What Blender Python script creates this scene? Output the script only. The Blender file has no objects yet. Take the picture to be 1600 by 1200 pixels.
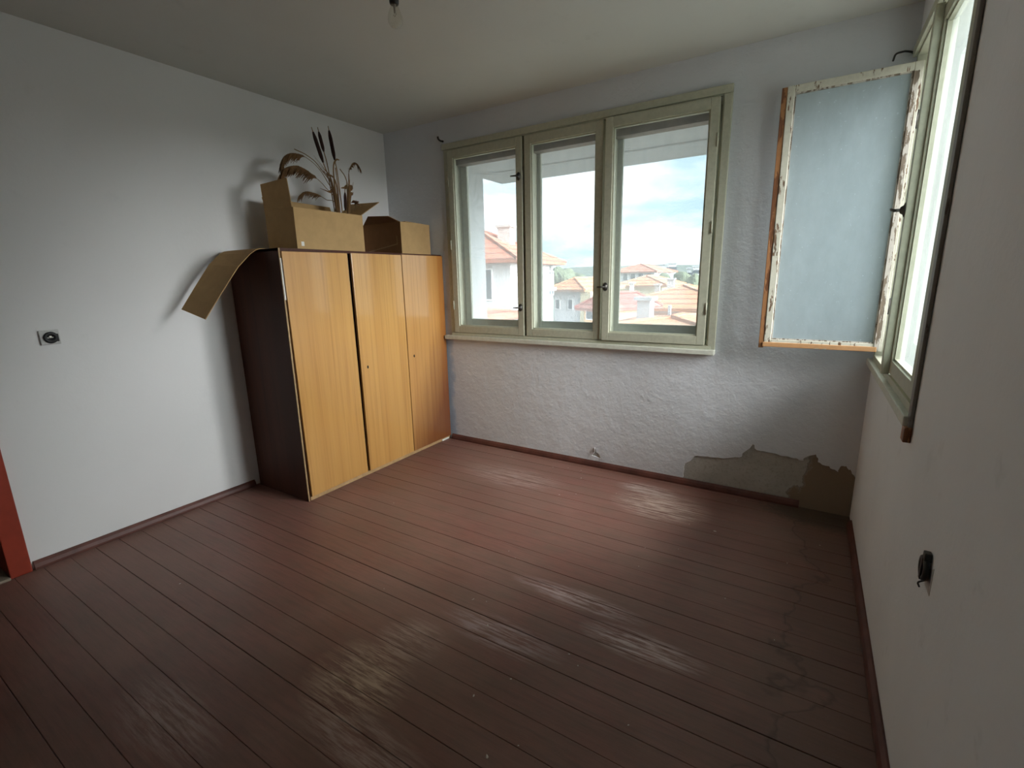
import bpy, bmesh, math, random
from mathutils import Vector, Matrix
from mathutils.geometry import tessellate_polygon

random.seed(7)
SC = bpy.context.scene
COL = SC.collection

# ------------------------------------------------------------------ camera, sky, exposure
W, D, H = 3.525, 3.28, 2.6            # room width, back wall distance, ceiling height
Y0 = -1.30                            # wall behind the camera
FPX = 741.467
CAM = Vector((3.209, 0.12, 1.388))
_y, _p, _r = (math.radians(a) for a in (-32.004, -12.547, -1.173))
FWD = Vector((math.sin(_y)*math.cos(_p), math.cos(_y)*math.cos(_p), math.sin(_p)))
_r0 = Vector((math.cos(_y), -math.sin(_y), 0)); _u0 = _r0.cross(FWD)
RGT = _r0*math.cos(_r) + _u0*math.sin(_r)
UPV = -_r0*math.sin(_r) + _u0*math.cos(_r)

cam_data = bpy.data.cameras.new('camera')
cam_data.sensor_fit = 'HORIZONTAL'; cam_data.sensor_width = 36.0
cam_data.lens = 36.0*FPX/1600.0; cam_data.clip_start = 0.02; cam_data.clip_end = 6000
cam = bpy.data.objects.new('camera', cam_data); COL.objects.link(cam)
m = Matrix((RGT, UPV, -FWD)).transposed().to_4x4(); m.translation = CAM
cam.matrix_world = m
SC.camera = cam

def ray(px, py):
    return FWD + RGT*((px-800)/FPX) - UPV*((py-600)/FPX)
def on(axis, val, px, py):
    i = 'xyz'.index(axis); d = ray(px, py)
    return CAM + d*((val-CAM[i])/d[i])
def far(px, py, dist):
    d = ray(px, py); return CAM + d*(dist/math.hypot(d.x, d.y))

world = bpy.data.worlds.new('sky'); SC.world = world; world.use_nodes = True
SKY = 1.5
def build_sky():
    nt = world.node_tree; nt.nodes.clear(); N = nt.nodes.new; L = nt.links.new
    out = N('ShaderNodeOutputWorld'); bg = N('ShaderNodeBackground'); L(bg.outputs[0], out.inputs[0])
    tc = N('ShaderNodeTexCoord'); sep = N('ShaderNodeSeparateXYZ'); L(tc.outputs['Generated'], sep.inputs[0])
    grad = N('ShaderNodeValToRGB'); L(sep.outputs['Z'], grad.inputs[0])
    e = grad.color_ramp.elements
    e[0].position = 0.0; e[0].color = (0.52, 0.74, 0.82, 1)
    e[1].position = 0.6; e[1].color = (0.48, 0.68, 0.84, 1)
    mp = N('ShaderNodeMapping'); mp.inputs['Scale'].default_value = (1.6, 1.6, 5.5); mp.inputs['Location'].default_value = (0.35, 0.1, 0.28)
    L(tc.outputs['Generated'], mp.inputs[0])
    nz = N('ShaderNodeTexNoise'); nz.inputs['Scale'].default_value = 2.2; nz.inputs['Detail'].default_value = 6; nz.inputs['Roughness'].default_value = 0.52
    L(mp.outputs[0], nz.inputs['Vector'])
    cr = N('ShaderNodeValToRGB'); L(nz.outputs['Fac'], cr.inputs[0])
    cr.color_ramp.elements[0].position = 0.42; cr.color_ramp.elements[1].position = 0.60
    mx = N('ShaderNodeMixRGB'); L(cr.outputs[0], mx.inputs[0]); L(grad.outputs[0], mx.inputs[1]); mx.inputs[2].default_value = (1.15, 1.18, 1.20, 1)
    L(mx.outputs[0], bg.inputs[0]); bg.inputs[1].default_value = SKY
build_sky()

# hazy sun standing outside the side window, spread wide by thin cloud
sun_data = bpy.data.lights.new('hazy_sun', 'SUN'); sun_data.energy = 22.5; sun_data.angle = math.radians(60); sun_data.color = (1.0, .985, .985)
sun = bpy.data.objects.new('hazy_sun', sun_data); COL.objects.link(sun)
_sd = Vector((math.cos(math.radians(23)), .035, math.sin(math.radians(25))))     # towards the sun
sun.rotation_euler = _sd.to_track_quat('Z', 'Y').to_euler(); sun.location = (12, 0, 12)

vs = SC.view_settings
vs.view_transform = 'Standard'; vs.look = 'None'; vs.gamma = 1.0; vs.use_curve_mapping = False
vs.exposure = 0.36
SC.cycles.use_denoising = True
SC.cycles.max_bounces = 12; SC.cycles.diffuse_bounces = 6; SC.cycles.transparent_max_bounces = 16
SC.cycles.sample_clamp_indirect = 12.0

# ------------------------------------------------------------------ materials
def new_mat(name):
    mt = bpy.data.materials.new(name); mt.use_nodes = True
    nt = mt.node_tree; b = nt.nodes['Principled BSDF']
    return mt, nt, b
def node(nt, typ, **kw):
    n = nt.nodes.new(typ)
    for k, v in kw.items():
        if k in n.inputs: n.inputs[k].default_value = v
        else: setattr(n, k, v)
    return n
def ramp(nt, fac, stops):
    r = nt.nodes.new('ShaderNodeValToRGB'); nt.links.new(fac, r.inputs[0])
    els = r.color_ramp.elements
    while len(els) > 1: els.remove(els[-1])
    els[0].position, els[0].color = stops[0][0], (*stops[0][1], 1) if len(stops[0][1]) == 3 else stops[0][1]
    for pos, c in stops[1:]:
        el = els.new(pos); el.color = (*c, 1)
    return r.outputs[0]
def bw(a, b): return [(a, (0, 0, 0)), (b, (1, 1, 1))]
def mixc(nt, fac, a, b, blend='MIX'):
    n = nt.nodes.new('ShaderNodeMixRGB'); n.blend_type = blend
    for s, v in zip(n.inputs, (fac, a, b)):
        if hasattr(v, 'is_linked'): nt.links.new(v, s)
        elif isinstance(v, (int, float)): s.default_value = v
        else: s.default_value = (*v, 1) if len(v) == 3 else v
    return n.outputs[0]
def math_n(nt, op, a, b=0.0, clamp=False):
    n = nt.nodes.new('ShaderNodeMath'); n.operation = op; n.use_clamp = clamp
    for s, v in zip(n.inputs, (a, b)):
        if hasattr(v, 'is_linked'): nt.links.new(v, s)
        else: s.default_value = v
    return n.outputs[0]
def coords(nt, kind='world', scale=(1, 1, 1), loc=(0, 0, 0)):
    if kind == 'world': src = nt.nodes.new('ShaderNodeNewGeometry').outputs['Position']
    else: src = nt.nodes.new('ShaderNodeTexCoord').outputs['Object']
    mp = nt.nodes.new('ShaderNodeMapping'); mp.inputs['Scale'].default_value = scale; mp.inputs['Location'].default_value = loc
    nt.links.new(src, mp.inputs[0]); return mp.outputs[0]
def noise(nt, vec, scale, detail=4, rough=0.5, dist=0.0):
    n = node(nt, 'ShaderNodeTexNoise', Scale=scale, Detail=detail, Roughness=rough, Distortion=dist)
    nt.links.new(vec, n.inputs['Vector']); return n.outputs['Fac']
def bump(nt, b, h, strength=0.3, dist=0.01):
    n = node(nt, 'ShaderNodeBump', Strength=strength, Distance=dist)
    nt.links.new(h, n.inputs['Height']); nt.links.new(n.outputs[0], b.inputs['Normal'])
def setc(nt, b, out): nt.links.new(out, b.inputs['Base Color'])

def blob(nt, cx, cy, rx, ry):
    """1 at a floor spot (cx, cy) falling to 0 at the ellipse rim (world x, y)."""
    v = coords(nt, 'world', (1/rx, 1/ry, 0), (-cx/rx, -cy/ry, 0))
    ln = nt.nodes.new('ShaderNodeVectorMath'); ln.operation = 'LENGTH'; nt.links.new(v, ln.inputs[0])
    return math_n(nt, 'SUBTRACT', 1.0, ln.outputs['Value'], True)

def mat_plaster(name, col, lump=0.25, stain=0.06, old=False):
    mt, nt, b = new_mat(name)
    v = coords(nt)
    big = noise(nt, v, 1.3, 3); mid = noise(nt, v, 9, 5, .6); fine = noise(nt, v, 90, 3, .6)
    c = mixc(nt, ramp(nt, big, bw(.35, .7)), col, tuple(k*(1-stain) for k in col))
    c = mixc(nt, ramp(nt, mid, bw(.62, .8)), c, tuple(k*(1-stain*1.6) for k in col))
    if old:
        sp = nt.nodes.new('ShaderNodeSeparateXYZ'); nt.links.new(v, sp.inputs[0])
        bl = math_n(nt, 'ADD', math_n(nt, 'MULTIPLY', math_n(nt, 'SUBTRACT', .655, sp.outputs[0]), 14), math_n(nt, 'MULTIPLY', math_n(nt, 'SUBTRACT', mid, .5), 2.0))
        bl = math_n(nt, 'MULTIPLY', ramp(nt, bl, bw(0, .5)), ramp(nt, sp.outputs[2], [(.86, (1, 1, 1)), (.92, (0, 0, 0))]))
        c = mixc(nt, math_n(nt, 'MULTIPLY', bl, .8), c, (.40, .50, .62))
        flk = noise(nt, v, 24, 3, .75, .6)
        c = mixc(nt, math_n(nt, 'MULTIPLY', ramp(nt, flk, bw(.70, .76)), .35), c, (.55, .54, .52))
    setc(nt, b, c)
    h = math_n(nt, 'ADD', math_n(nt, 'MULTIPLY', mid, .8), math_n(nt, 'MULTIPLY', fine, .12))
    if old:
        lum = noise(nt, v, 11, 4, .55, 1.1)
        h = math_n(nt, 'ADD', h, math_n(nt, 'MULTIPLY', ramp(nt, lum, bw(.45, .75)), .10))
    bump(nt, b, h, lump, .02)
    b.inputs['Roughness'].default_value = .85; b.inputs['Specular IOR Level'].default_value = .25
    return mt
M = {}
M['plaster_left'] = mat_plaster('plaster_left', (.80, .80, .795), .10, .04)
M['plaster_back'] = mat_plaster('plaster_back', (.71, .725, .755), .50, .05, True)
M['plaster_right'] = mat_plaster('plaster_right', (.85, .875, .90), .16, .09)
M['ceiling'] = mat_plaster('ceiling', (.63, .635, .595), .10, .06)

def mat_flat(name, col, rough=.7, metal=0.0, var=.0, scale=20, spec=.5):
    mt, nt, b = new_mat(name)
    if var:
        n = noise(nt, coords(nt, 'object'), scale, 4, .6)
        setc(nt, b, mixc(nt, ramp(nt, n, bw(.3, .7)), tuple(k*(1-var) for k in col), tuple(min(1, k*(1+var)) for k in col)))
    else: b.inputs['Base Color'].default_value = (*col, 1)
    b.inputs['Roughness'].default_value = rough; b.inputs['Metallic'].default_value = metal
    b.inputs['Specular IOR Level'].default_value = spec
    return mt

def mat_cement():
    mt, nt, b = new_mat('bare_cement'); v = coords(nt)
    n1 = noise(nt, v, 5, 5, .6); n2 = noise(nt, v, 60, 4, .7)
    c = mixc(nt, ramp(nt, n1, bw(.3, .7)), (.40, .375, .325), (.50, .475, .43))
    c = mixc(nt, ramp(nt, n2, bw(.5, .8)), c, (.31, .275, .22))
    sep = nt.nodes.new('ShaderNodeSeparateXYZ'); nt.links.new(v, sep.inputs[0])
    damp = math_n(nt, 'ADD', math_n(nt, 'MULTIPLY', math_n(nt, 'SUBTRACT', sep.outputs[0], 3.25), 6), math_n(nt, 'MULTIPLY', math_n(nt, 'SUBTRACT', n1, .5), 3.2))
    c = mixc(nt, ramp(nt, damp, bw(0.0, .22)), c, (.27, .20, .14))
    edge = ramp(nt, damp, [(0, (0, 0, 0)), (.05, (1, 1, 1)), (.16, (0, 0, 0))])
    c = mixc(nt, math_n(nt, 'MULTIPLY', edge, .5), c, (.09, .055, .03))
    setc(nt, b, c); bump(nt, b, math_n(nt, 'ADD', n1, math_n(nt, 'MULTIPLY', n2, .4)), .5, .01)
    b.inputs['Roughness'].default_value = .9
    return mt
M['cement'] = mat_cement()
M['facade'] = mat_flat('facade_render', (.27, .29, .30), .9, var=.08, scale=3)

def mat_floor():
    mt, nt, b = new_mat('painted_floorboards')
    oi = nt.nodes.new('ShaderNodeObjectInfo')
    v = coords(nt); vg = coords(nt, 'world', (1.2, 14, 1))
    grain = noise(nt, vg, 4, 6, .65); blot = noise(nt, v, 2.2, 5, .6); spk = noise(nt, v, 38, 4, .7)
    streak = noise(nt, coords(nt, 'world', (2.2, 26, 1)), 2.6, 5, .7)
    c = mixc(nt, ramp(nt, blot, bw(.3, .7)), (.205, .088, .066), (.255, .112, .086))
    c = mixc(nt, ramp(nt, grain, bw(.45, .75)), c, (.15, .072, .054))
    c = mixc(nt, math_n(nt, 'MULTIPLY', oi.outputs['Random'], .35), c, (.185, .105, .077))
    br2 = noise(nt, coords(nt, 'world', (1, 1.6, 1)), 4.5, 5, .65)
    c = mixc(nt, math_n(nt, 'MULTIPLY', ramp(nt, br2, bw(.42, .66)), .55), c, (.165, .098, .070))
    # worn, greyed walking zones
    wear = noise(nt, v, 1.1, 4, .55)
    c = mixc(nt, math_n(nt, 'MULTIPLY', ramp(nt, wear, bw(.45, .7)), .45), c, (.27, .185, .145))
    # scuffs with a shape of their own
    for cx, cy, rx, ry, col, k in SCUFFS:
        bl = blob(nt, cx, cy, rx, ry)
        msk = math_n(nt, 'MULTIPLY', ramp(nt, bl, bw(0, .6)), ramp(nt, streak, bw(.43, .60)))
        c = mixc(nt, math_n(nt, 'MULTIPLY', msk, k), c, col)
    # damp dirt along the right wall and in the back corner
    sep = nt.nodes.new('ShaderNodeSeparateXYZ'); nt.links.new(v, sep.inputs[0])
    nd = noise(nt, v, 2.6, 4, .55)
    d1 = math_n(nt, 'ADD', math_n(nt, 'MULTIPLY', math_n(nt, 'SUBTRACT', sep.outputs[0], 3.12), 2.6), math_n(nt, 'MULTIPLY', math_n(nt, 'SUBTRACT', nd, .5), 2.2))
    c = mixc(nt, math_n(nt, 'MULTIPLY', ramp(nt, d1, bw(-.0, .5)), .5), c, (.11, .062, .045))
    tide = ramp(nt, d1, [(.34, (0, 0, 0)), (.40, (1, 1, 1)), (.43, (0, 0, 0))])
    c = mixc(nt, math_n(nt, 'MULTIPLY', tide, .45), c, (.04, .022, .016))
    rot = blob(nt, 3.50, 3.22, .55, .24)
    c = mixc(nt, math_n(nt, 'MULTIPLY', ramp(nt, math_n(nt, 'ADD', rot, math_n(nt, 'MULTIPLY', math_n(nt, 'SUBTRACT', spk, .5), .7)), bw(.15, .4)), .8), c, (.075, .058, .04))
    # specks
    c = mixc(nt, math_n(nt, 'MULTIPLY', ramp(nt, spk, bw(.66, .74)), .25), c, (.26, .18, .15))
    setc(nt, b, c)
    rr = nt.nodes.new('ShaderNodeMapRange'); nt.links.new(wear, rr.inputs[0])
    rr.inputs[1].default_value = .3; rr.inputs[2].default_value = .7; rr.inputs[3].default_value = .38; rr.inputs[4].default_value = .58
    nt.links.new(rr.outputs[0], b.inputs['Roughness'])
    bump(nt, b, math_n(nt, 'ADD', grain, math_n(nt, 'MULTIPLY', spk, .3)), .22, .004)
    return mt
def _fl(px, py):
    p = on('z', 0, px, py); return p.x, p.y
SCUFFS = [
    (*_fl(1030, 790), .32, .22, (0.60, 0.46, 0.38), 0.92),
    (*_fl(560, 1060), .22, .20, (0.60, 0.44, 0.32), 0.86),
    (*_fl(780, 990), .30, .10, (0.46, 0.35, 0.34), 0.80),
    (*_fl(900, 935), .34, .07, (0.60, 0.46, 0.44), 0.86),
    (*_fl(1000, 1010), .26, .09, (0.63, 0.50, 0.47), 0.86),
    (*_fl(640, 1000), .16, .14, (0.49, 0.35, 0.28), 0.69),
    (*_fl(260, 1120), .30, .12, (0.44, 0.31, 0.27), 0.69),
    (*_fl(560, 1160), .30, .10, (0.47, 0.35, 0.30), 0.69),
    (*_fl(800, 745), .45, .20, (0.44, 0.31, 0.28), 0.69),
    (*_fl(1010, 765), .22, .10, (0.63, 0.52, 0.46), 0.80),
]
M['floor'] = mat_floor()
M['subfloor'] = mat_flat('dark_subfloor', (.02, .014, .011), .95)
M['skirting'] = mat_flat('skirting_paint', (.105, .036, .026), .5, var=.35, scale=9)
M['door_red'] = mat_flat('red_door_paint', (.33, .045, .022), .4, var=.2, scale=6)
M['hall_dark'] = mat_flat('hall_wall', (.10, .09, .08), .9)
M['hall_floor'] = mat_flat('hall_threshold_wood', (.30, .25, .19), .6, var=.2, scale=10)

def mat_wood(name, c1, c2, c3, rough, coat=0.0, scale=1.0, tinted=False):
    mt, nt, b = new_mat(name)
    vg = coords(nt, 'world', (60*scale, 60*scale, 1.0*scale)); vf = coords(nt, 'world', (260, 260, 2.5))
    oi = nt.nodes.new('ShaderNodeObjectInfo')
    g = noise(nt, vg, .8, 5, .6, .15); f = noise(nt, vf, 1, 3, .6); br = noise(nt, coords(nt, 'world', (7, 7, .25)), 1.0, 3, .5)
    c = mixc(nt, ramp(nt, br, bw(.3, .7)), c1, c2)
    c = mixc(nt, math_n(nt, 'MULTIPLY', ramp(nt, g, bw(.50, .72)), .55), c, c3)
    c = mixc(nt, math_n(nt, 'MULTIPLY', ramp(nt, f, bw(.55, .8)), .35), c, c3)
    if tinted:  # orange edge strip, then colour darkens to red-brown towards the lower far corner
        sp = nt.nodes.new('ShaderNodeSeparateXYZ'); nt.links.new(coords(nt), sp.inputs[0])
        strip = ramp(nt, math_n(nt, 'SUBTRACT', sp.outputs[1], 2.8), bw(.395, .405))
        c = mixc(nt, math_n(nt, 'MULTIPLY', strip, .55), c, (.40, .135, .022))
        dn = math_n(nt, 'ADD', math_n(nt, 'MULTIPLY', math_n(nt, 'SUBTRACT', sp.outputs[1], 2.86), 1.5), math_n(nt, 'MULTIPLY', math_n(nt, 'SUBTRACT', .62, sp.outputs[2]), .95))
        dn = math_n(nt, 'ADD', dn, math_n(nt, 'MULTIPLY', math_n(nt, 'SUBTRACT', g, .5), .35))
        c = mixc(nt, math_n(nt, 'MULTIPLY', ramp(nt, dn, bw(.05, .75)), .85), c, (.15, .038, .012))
    setc(nt, b, c)
    b.inputs['Roughness'].default_value = rough
    b.inputs['Coat Weight'].default_value = coat; b.inputs['Coat Roughness'].default_value = .10
    bump(nt, b, math_n(nt, 'ADD', f, br), .04, .002)
    return mt
M['veneer'] = mat_wood('varnished_veneer', (.62, .345, .105), (.52, .26, .07), (.34, .15, .038), .28, 1.0)
M['veneer_red_corner'] = mat_wood('red_corner_veneer', (.58, .31, .10), (.50, .24, .07), (.33, .14, .038), .28, 1.0, 1.0, True)
M['veneer_dark'] = mat_wood('dark_stained_side', (.075, .024, .013), (.055, .018, .010), (.03, .010, .006), .55, .0)
M['veneer_dark'].node_tree.nodes['Principled BSDF'].inputs['Specular IOR Level'].default_value = .22
M['raw_edge'] = mat_flat('raw_board_edge', (.42, .27, .13), .7, var=.2, scale=30)
M['tape'] = mat_flat('peeling_edge_strip', (.75, .74, .70), .5)
M['dark_hole'] = mat_flat('dark_hole', (.008, .006, .005), .9)

def mat_card(name, col, var=.12):
    mt, nt, b = new_mat(name)
    v = coords(nt)
    n = noise(nt, v, 14, 4, .6); f = noise(nt, coords(nt, 'world', (30, 30, 160)), 1, 2, .5)
    c = mixc(nt, ramp(nt, n, bw(.35, .7)), col, tuple(k*(1-var) for k in col))
    c = mixc(nt, math_n(nt, 'MULTIPLY', f, .15), c, tuple(k*.7 for k in col))
    setc(nt, b, c); b.inputs['Roughness'].default_value = .85; b.inputs['Specular IOR Level'].default_value = .2
    bump(nt, b, n, .1, .004)
    return mt
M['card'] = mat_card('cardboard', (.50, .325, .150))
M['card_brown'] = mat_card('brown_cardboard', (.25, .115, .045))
M['packing_tape'] = mat_flat('packing_tape', (.36, .21, .09), .25)

def mat_paint(name, col, peel, under=(.26, .12, .05), thr=.62, scale=26, stretch=(1, 1, .25)):
    mt, nt, b = new_mat(name)
    v = coords(nt, 'world', stretch)
    n = noise(nt, v, scale, 5, .65); d = noise(nt, coords(nt), 40, 4, .6)
    c = mixc(nt, ramp(nt, d, bw(.35, .8)), col, tuple(k*.82 for k in col))
    wood = mixc(nt, ramp(nt, noise(nt, coords(nt, 'world', (1, 1, .08)), 120, 3), bw(.35, .7)), under, tuple(k*.5 for k in under))
    msk = ramp(nt, n, bw(thr, thr+.03))
    c = mixc(nt, math_n(nt, 'MULTIPLY', msk, peel), c, wood)
    setc(nt, b, c); b.inputs['Roughness'].default_value = .5
    bump(nt, b, math_n(nt, 'MULTIPLY', msk, -1), .3*peel, .003)
    return mt
M['win_paint'] = mat_paint('window_cream_paint', (.50, .50, .385), .55, thr=.74)
M['win_paint_worn'] = mat_paint('worn_cream_paint', (.60, .58, .48), 1.0, (.20, .12, .07), thr=.56, scale=34)
M['win_outer'] = mat_paint('outer_sash_paint', (.42, .44, .38), .5, thr=.72)
M['win_head'] = mat_flat('outer_head_brown', (.19, .155, .12), .7, var=.2, scale=14)
M['sill_paint'] = mat_paint('sill_white_paint', (.66, .665, .57), .6, thr=.74, stretch=(1, 1, 1))
M['bare_wood'] = mat_paint('bare_sash_wood', (.36, .165, .065), 1.0, (.20, .075, .028), thr=.5, scale=22)
M['bare_wood_light'] = mat_paint('bare_rail_wood', (.50, .27, .12), 1.0, (.55, .48, .36), thr=.60, scale=20, stretch=(.3, 1, 1))
M['casing_dark'] = mat_paint('weathered_casing', (.20, .175, .15), .7, (.07, .045, .03), thr=.60, scale=30)
M['putty'] = mat_paint('old_putty', (.50, .46, .40), 1.0, (.22, .17, .12), thr=.50, scale=46)
M['metal_dark'] = mat_flat('tarnished_metal', (.075, .07, .062), .45, .8)
M['metal_light'] = mat_flat('worn_metal', (.42, .40, .36), .4, .8)

def mat_glass(name, dirt, tint, dirtcol=(.90, .93, .93), back=.28):
    mt = bpy.data.materials.new(name); mt.use_nodes = True; nt = mt.node_tree; nt.nodes.clear()
    N = nt.nodes.new; L = nt.links.new
    out = N('ShaderNodeOutputMaterial')
    tr = N('ShaderNodeBsdfTransparent'); tr.inputs[0].default_value = (*tint, 1)
    tl = N('ShaderNodeBsdfTranslucent'); tl.inputs[0].default_value = (*dirtcol, 1)
    df = N('ShaderNodeBsdfDiffuse'); df.inputs[0].default_value = (*dirtcol, 1)
    md = N('ShaderNodeMixShader'); md.inputs[0].default_value = back; L(tl.outputs[0], md.inputs[1]); L(df.outputs[0], md.inputs[2])
    n = noise(nt, coords(nt, 'world', (1, 1, .45)), 9, 5, .65); n2 = noise(nt, coords(nt), 70, 3, .7)
    fac = math_n(nt, 'ADD', math_n(nt, 'MULTIPLY', n, dirt*.5), dirt*.75)
    fac = math_n(nt, 'ADD', fac, math_n(nt, 'MULTIPLY', ramp(nt, n2, bw(.66, .76)), dirt*.5), True)
    ma = N('ShaderNodeMixShader'); L(fac, ma.inputs[0]); L(tr.outputs[0], ma.inputs[1]); L(md.outputs[0], ma.inputs[2])
    gl = N('ShaderNodeBsdfGlossy'); gl.inputs['Roughness'].default_value = .03
    lw = N('ShaderNodeLayerWeight'); lw.inputs[0].default_value = .5
    fres = math_n(nt, 'ADD', math_n(nt, 'MULTIPLY', math_n(nt, 'POWER', lw.outputs['Facing'], 5.0), .55), .05)
    mb = N('ShaderNodeMixShader'); L(fres, mb.inputs[0]); L(ma.outputs[0], mb.inputs[1]); L(gl.outputs[0], mb.inputs[2])
    L(mb.outputs[0], out.inputs[0])
    return mt
M['glass_in'] = mat_glass('dusty_inner_glass', .13, (.95, .985, .985))
M['glass_out'] = mat_glass('dirty_outer_glass', .33, (.93, .98, .985))
M['glass_clear'] = mat_glass('cleaner_outer_glass', .12, (.95, .985, .985))
M['glass_side'] = mat_glass('dusty_side_glass', .20, (.95, .985, .98), (.86, .95, .92))
M['glass_open'] = mat_glass('dusty_open_pane', .66, (.90, .95, .95), (.62, .73, .765), .55)

# ------------------------------------------------------------------ mesh helpers
def obj(name, bm, mat, parent=None, loc=(0, 0, 0), smooth=False):
    me = bpy.data.meshes.new(name); bmesh.ops.recalc_face_normals(bm, faces=bm.faces[:]); bm.to_mesh(me); bm.free()
    if smooth:
        for p in me.polygons: p.use_smooth = True
    me.materials.append(M[mat] if isinstance(mat, str) else mat)
    o = bpy.data.objects.new(name, me); COL.objects.link(o); o.location = loc
    if parent: o.parent = parent
    return o
def empty(name, loc, rz=0.0, parent=None):
    o = bpy.data.objects.new(name, None); COL.objects.link(o); o.location = loc; o.rotation_euler = (0, 0, rz)
    o.empty_display_size = .1
    if parent: o.parent = parent
    return o
def tag(o, label, cat, group=None, kind=None):
    o['label'] = label; o['category'] = cat
    if group: o['group'] = group
    if kind: o['kind'] = kind
    return o
def structure(o, label=None, cat=None):
    o['kind'] = 'structure'
    if label: o['label'] = label
    if cat: o['category'] = cat
    return o
def bx(bm, x0, x1, y0, y1, z0, z1, bev=0.0, off=(0, 0, 0)):
    b2 = bmesh.new() if bev else bm
    ox, oy, oz = off
    vs_ = [b2.verts.new((x-ox, y-oy, z-oz)) for x in (x0, x1) for y in (y0, y1) for z in (z0, z1)]
    for f in ((0, 1, 3, 2), (4, 6, 7, 5), (0, 4, 5, 1), (2, 3, 7, 6), (0, 2, 6, 4), (1, 5, 7, 3)):
        b2.faces.new([vs_[i] for i in f])
    if bev:
        bmesh.ops.bevel(b2, geom=b2.edges[:], offset=bev, segments=2, affect='EDGES', profile=.6)
        tmp = bpy.data.meshes.new('tmp'); b2.to_mesh(tmp); b2.free(); bm.from_mesh(tmp); bpy.data.meshes.remove(tmp)
    return bm
def box(*a, **k): return bx(bmesh.new(), *a, **k)
def quad_sheet(bm, p, t):
    """thin plate from four corners, thickness t along its normal"""
    p = [Vector(q) for q in p]; n = (p[1]-p[0]).cross(p[3]-p[0]).normalized()*t
    a = [bm.verts.new(q) for q in p]; b = [bm.verts.new(q+n) for q in p]
    bm.faces.new(a); bm.faces.new(b[::-1])
    for i in range(4): bm.faces.new((a[i], a[(i+1) % 4], b[(i+1) % 4], b[i]))
    return bm
def tube(bm, pts, rad, seg=8, cap=True):
    pts = [Vector(p) for p in pts]; n = len(pts)
    rads = rad if isinstance(rad, (list, tuple)) else [rad]*n
    rings = []; prev = None
    for i, p in enumerate(pts):
        t = (pts[min(i+1, n-1)]-pts[max(i-1, 0)]).normalized()
        if prev is None:
            ref = Vector((0, 0, 1)) if abs(t.z) < .9 else Vector((1, 0, 0)); u = t.cross(ref).normalized()
        else: u = (prev - t*prev.dot(t)).normalized()
        prev = u; w_ = t.cross(u)
        rings.append([bm.verts.new(p+(u*math.cos(2*math.pi*k/seg)+w_*math.sin(2*math.pi*k/seg))*rads[i]) for k in range(seg)])
    for a, b in zip(rings, rings[1:]):
        for k in range(seg): bm.faces.new((a[k], a[(k+1) % seg], b[(k+1) % seg], b[k]))
    if cap: bm.faces.new(rings[0]); bm.faces.new(rings[-1][::-1])
    return bm
def lathe(bm, prof, seg=20, origin=(0, 0, 0), axis='z'):
    o = Vector(origin); rings = []
    for r, h in prof:
        ring = []
        for k in range(seg):
            c, s = math.cos(2*math.pi*k/seg)*r, math.sin(2*math.pi*k/seg)*r
            v = {'z': (c, s, h), 'x': (h, c, s), 'y': (c, h, s)}[axis]
            ring.append(bm.verts.new(o+Vector(v)))
        rings.append(ring)
    for a, b in zip(rings, rings[1:]):
        for k in range(seg): bm.faces.new((a[k], a[(k+1) % seg], b[(k+1) % seg], b[k]))
    bm.faces.new(rings[0]); bm.faces.new(rings[-1])
    return bm
def bez(p, n=14):
    """Catmull-Rom through points"""
    p = [Vector(q) for q in p]; q = [2*p[0]-p[1]]+p+[2*p[-1]-p[-2]]; out = []
    for i in range(1, len(q)-2):
        for k in range(n):
            t = k/n; a, b, c, d = q[i-1:i+3]
            out.append(.5*((2*b)+(c-a)*t+(2*a-5*b+4*c-d)*t*t+(-a+3*b-3*c+d)*t**3))
    out.append(p[-1]); return out
def slab(loops, mapf, d0, d1):
    """flat slab with holes: loops of (u, v), mapf(u, v, d) -> xyz, between depths d0 and d1"""
    bm = bmesh.new()
    flat = [p for lp in loops for p in lp]
    tris = tessellate_polygon([[Vector((u, v, 0)) for u, v in lp] for lp in loops])
    A = [bm.verts.new(mapf(u, v, d0)) for u, v in flat]; B = [bm.verts.new(mapf(u, v, d1)) for u, v in flat]
    for t in tris:
        try:
            bm.faces.new([A[i] for i in t]); bm.faces.new([B[i] for i in t][::-1])
        except ValueError: pass
    k = 0
    for lp in loops:
        n = len(lp)
        for i in range(n):
            a, b = k+i, k+(i+1) % n
            bm.faces.new((A[a], A[b], B[b], B[a]))
        k += n
    return bm
def rect(u0, u1, v0, v1): return [(u0, v0), (u1, v0), (u1, v1), (u0, v1)]
def rough_line(pts, amp, n=4):
    out = []
    for (a, b) in zip(pts, pts[1:]):
        for k in range(n):
            t = k/n; j = amp if k else 0
            out.append((a[0]+(b[0]-a[0])*t+random.uniform(-j, j), a[1]+(b[1]-a[1])*t+random.uniform(-j, j)))
    out.append(pts[-1]); return out

# ------------------------------------------------------------------ room shell
BWIN = (.655, 2.722, .93, 2.405)       # back window opening  x0 x1 z0 z1
RWIN = (2.035, 3.225, .93, 2.385)      # right window opening y0 y1 z0 z1
DOOR = (-.26, .59, 0, 2.02)            # door opening in the left wall y0 y1 z0 z1
PL = .008                              # thickness of the plaster coat that has come off

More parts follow.
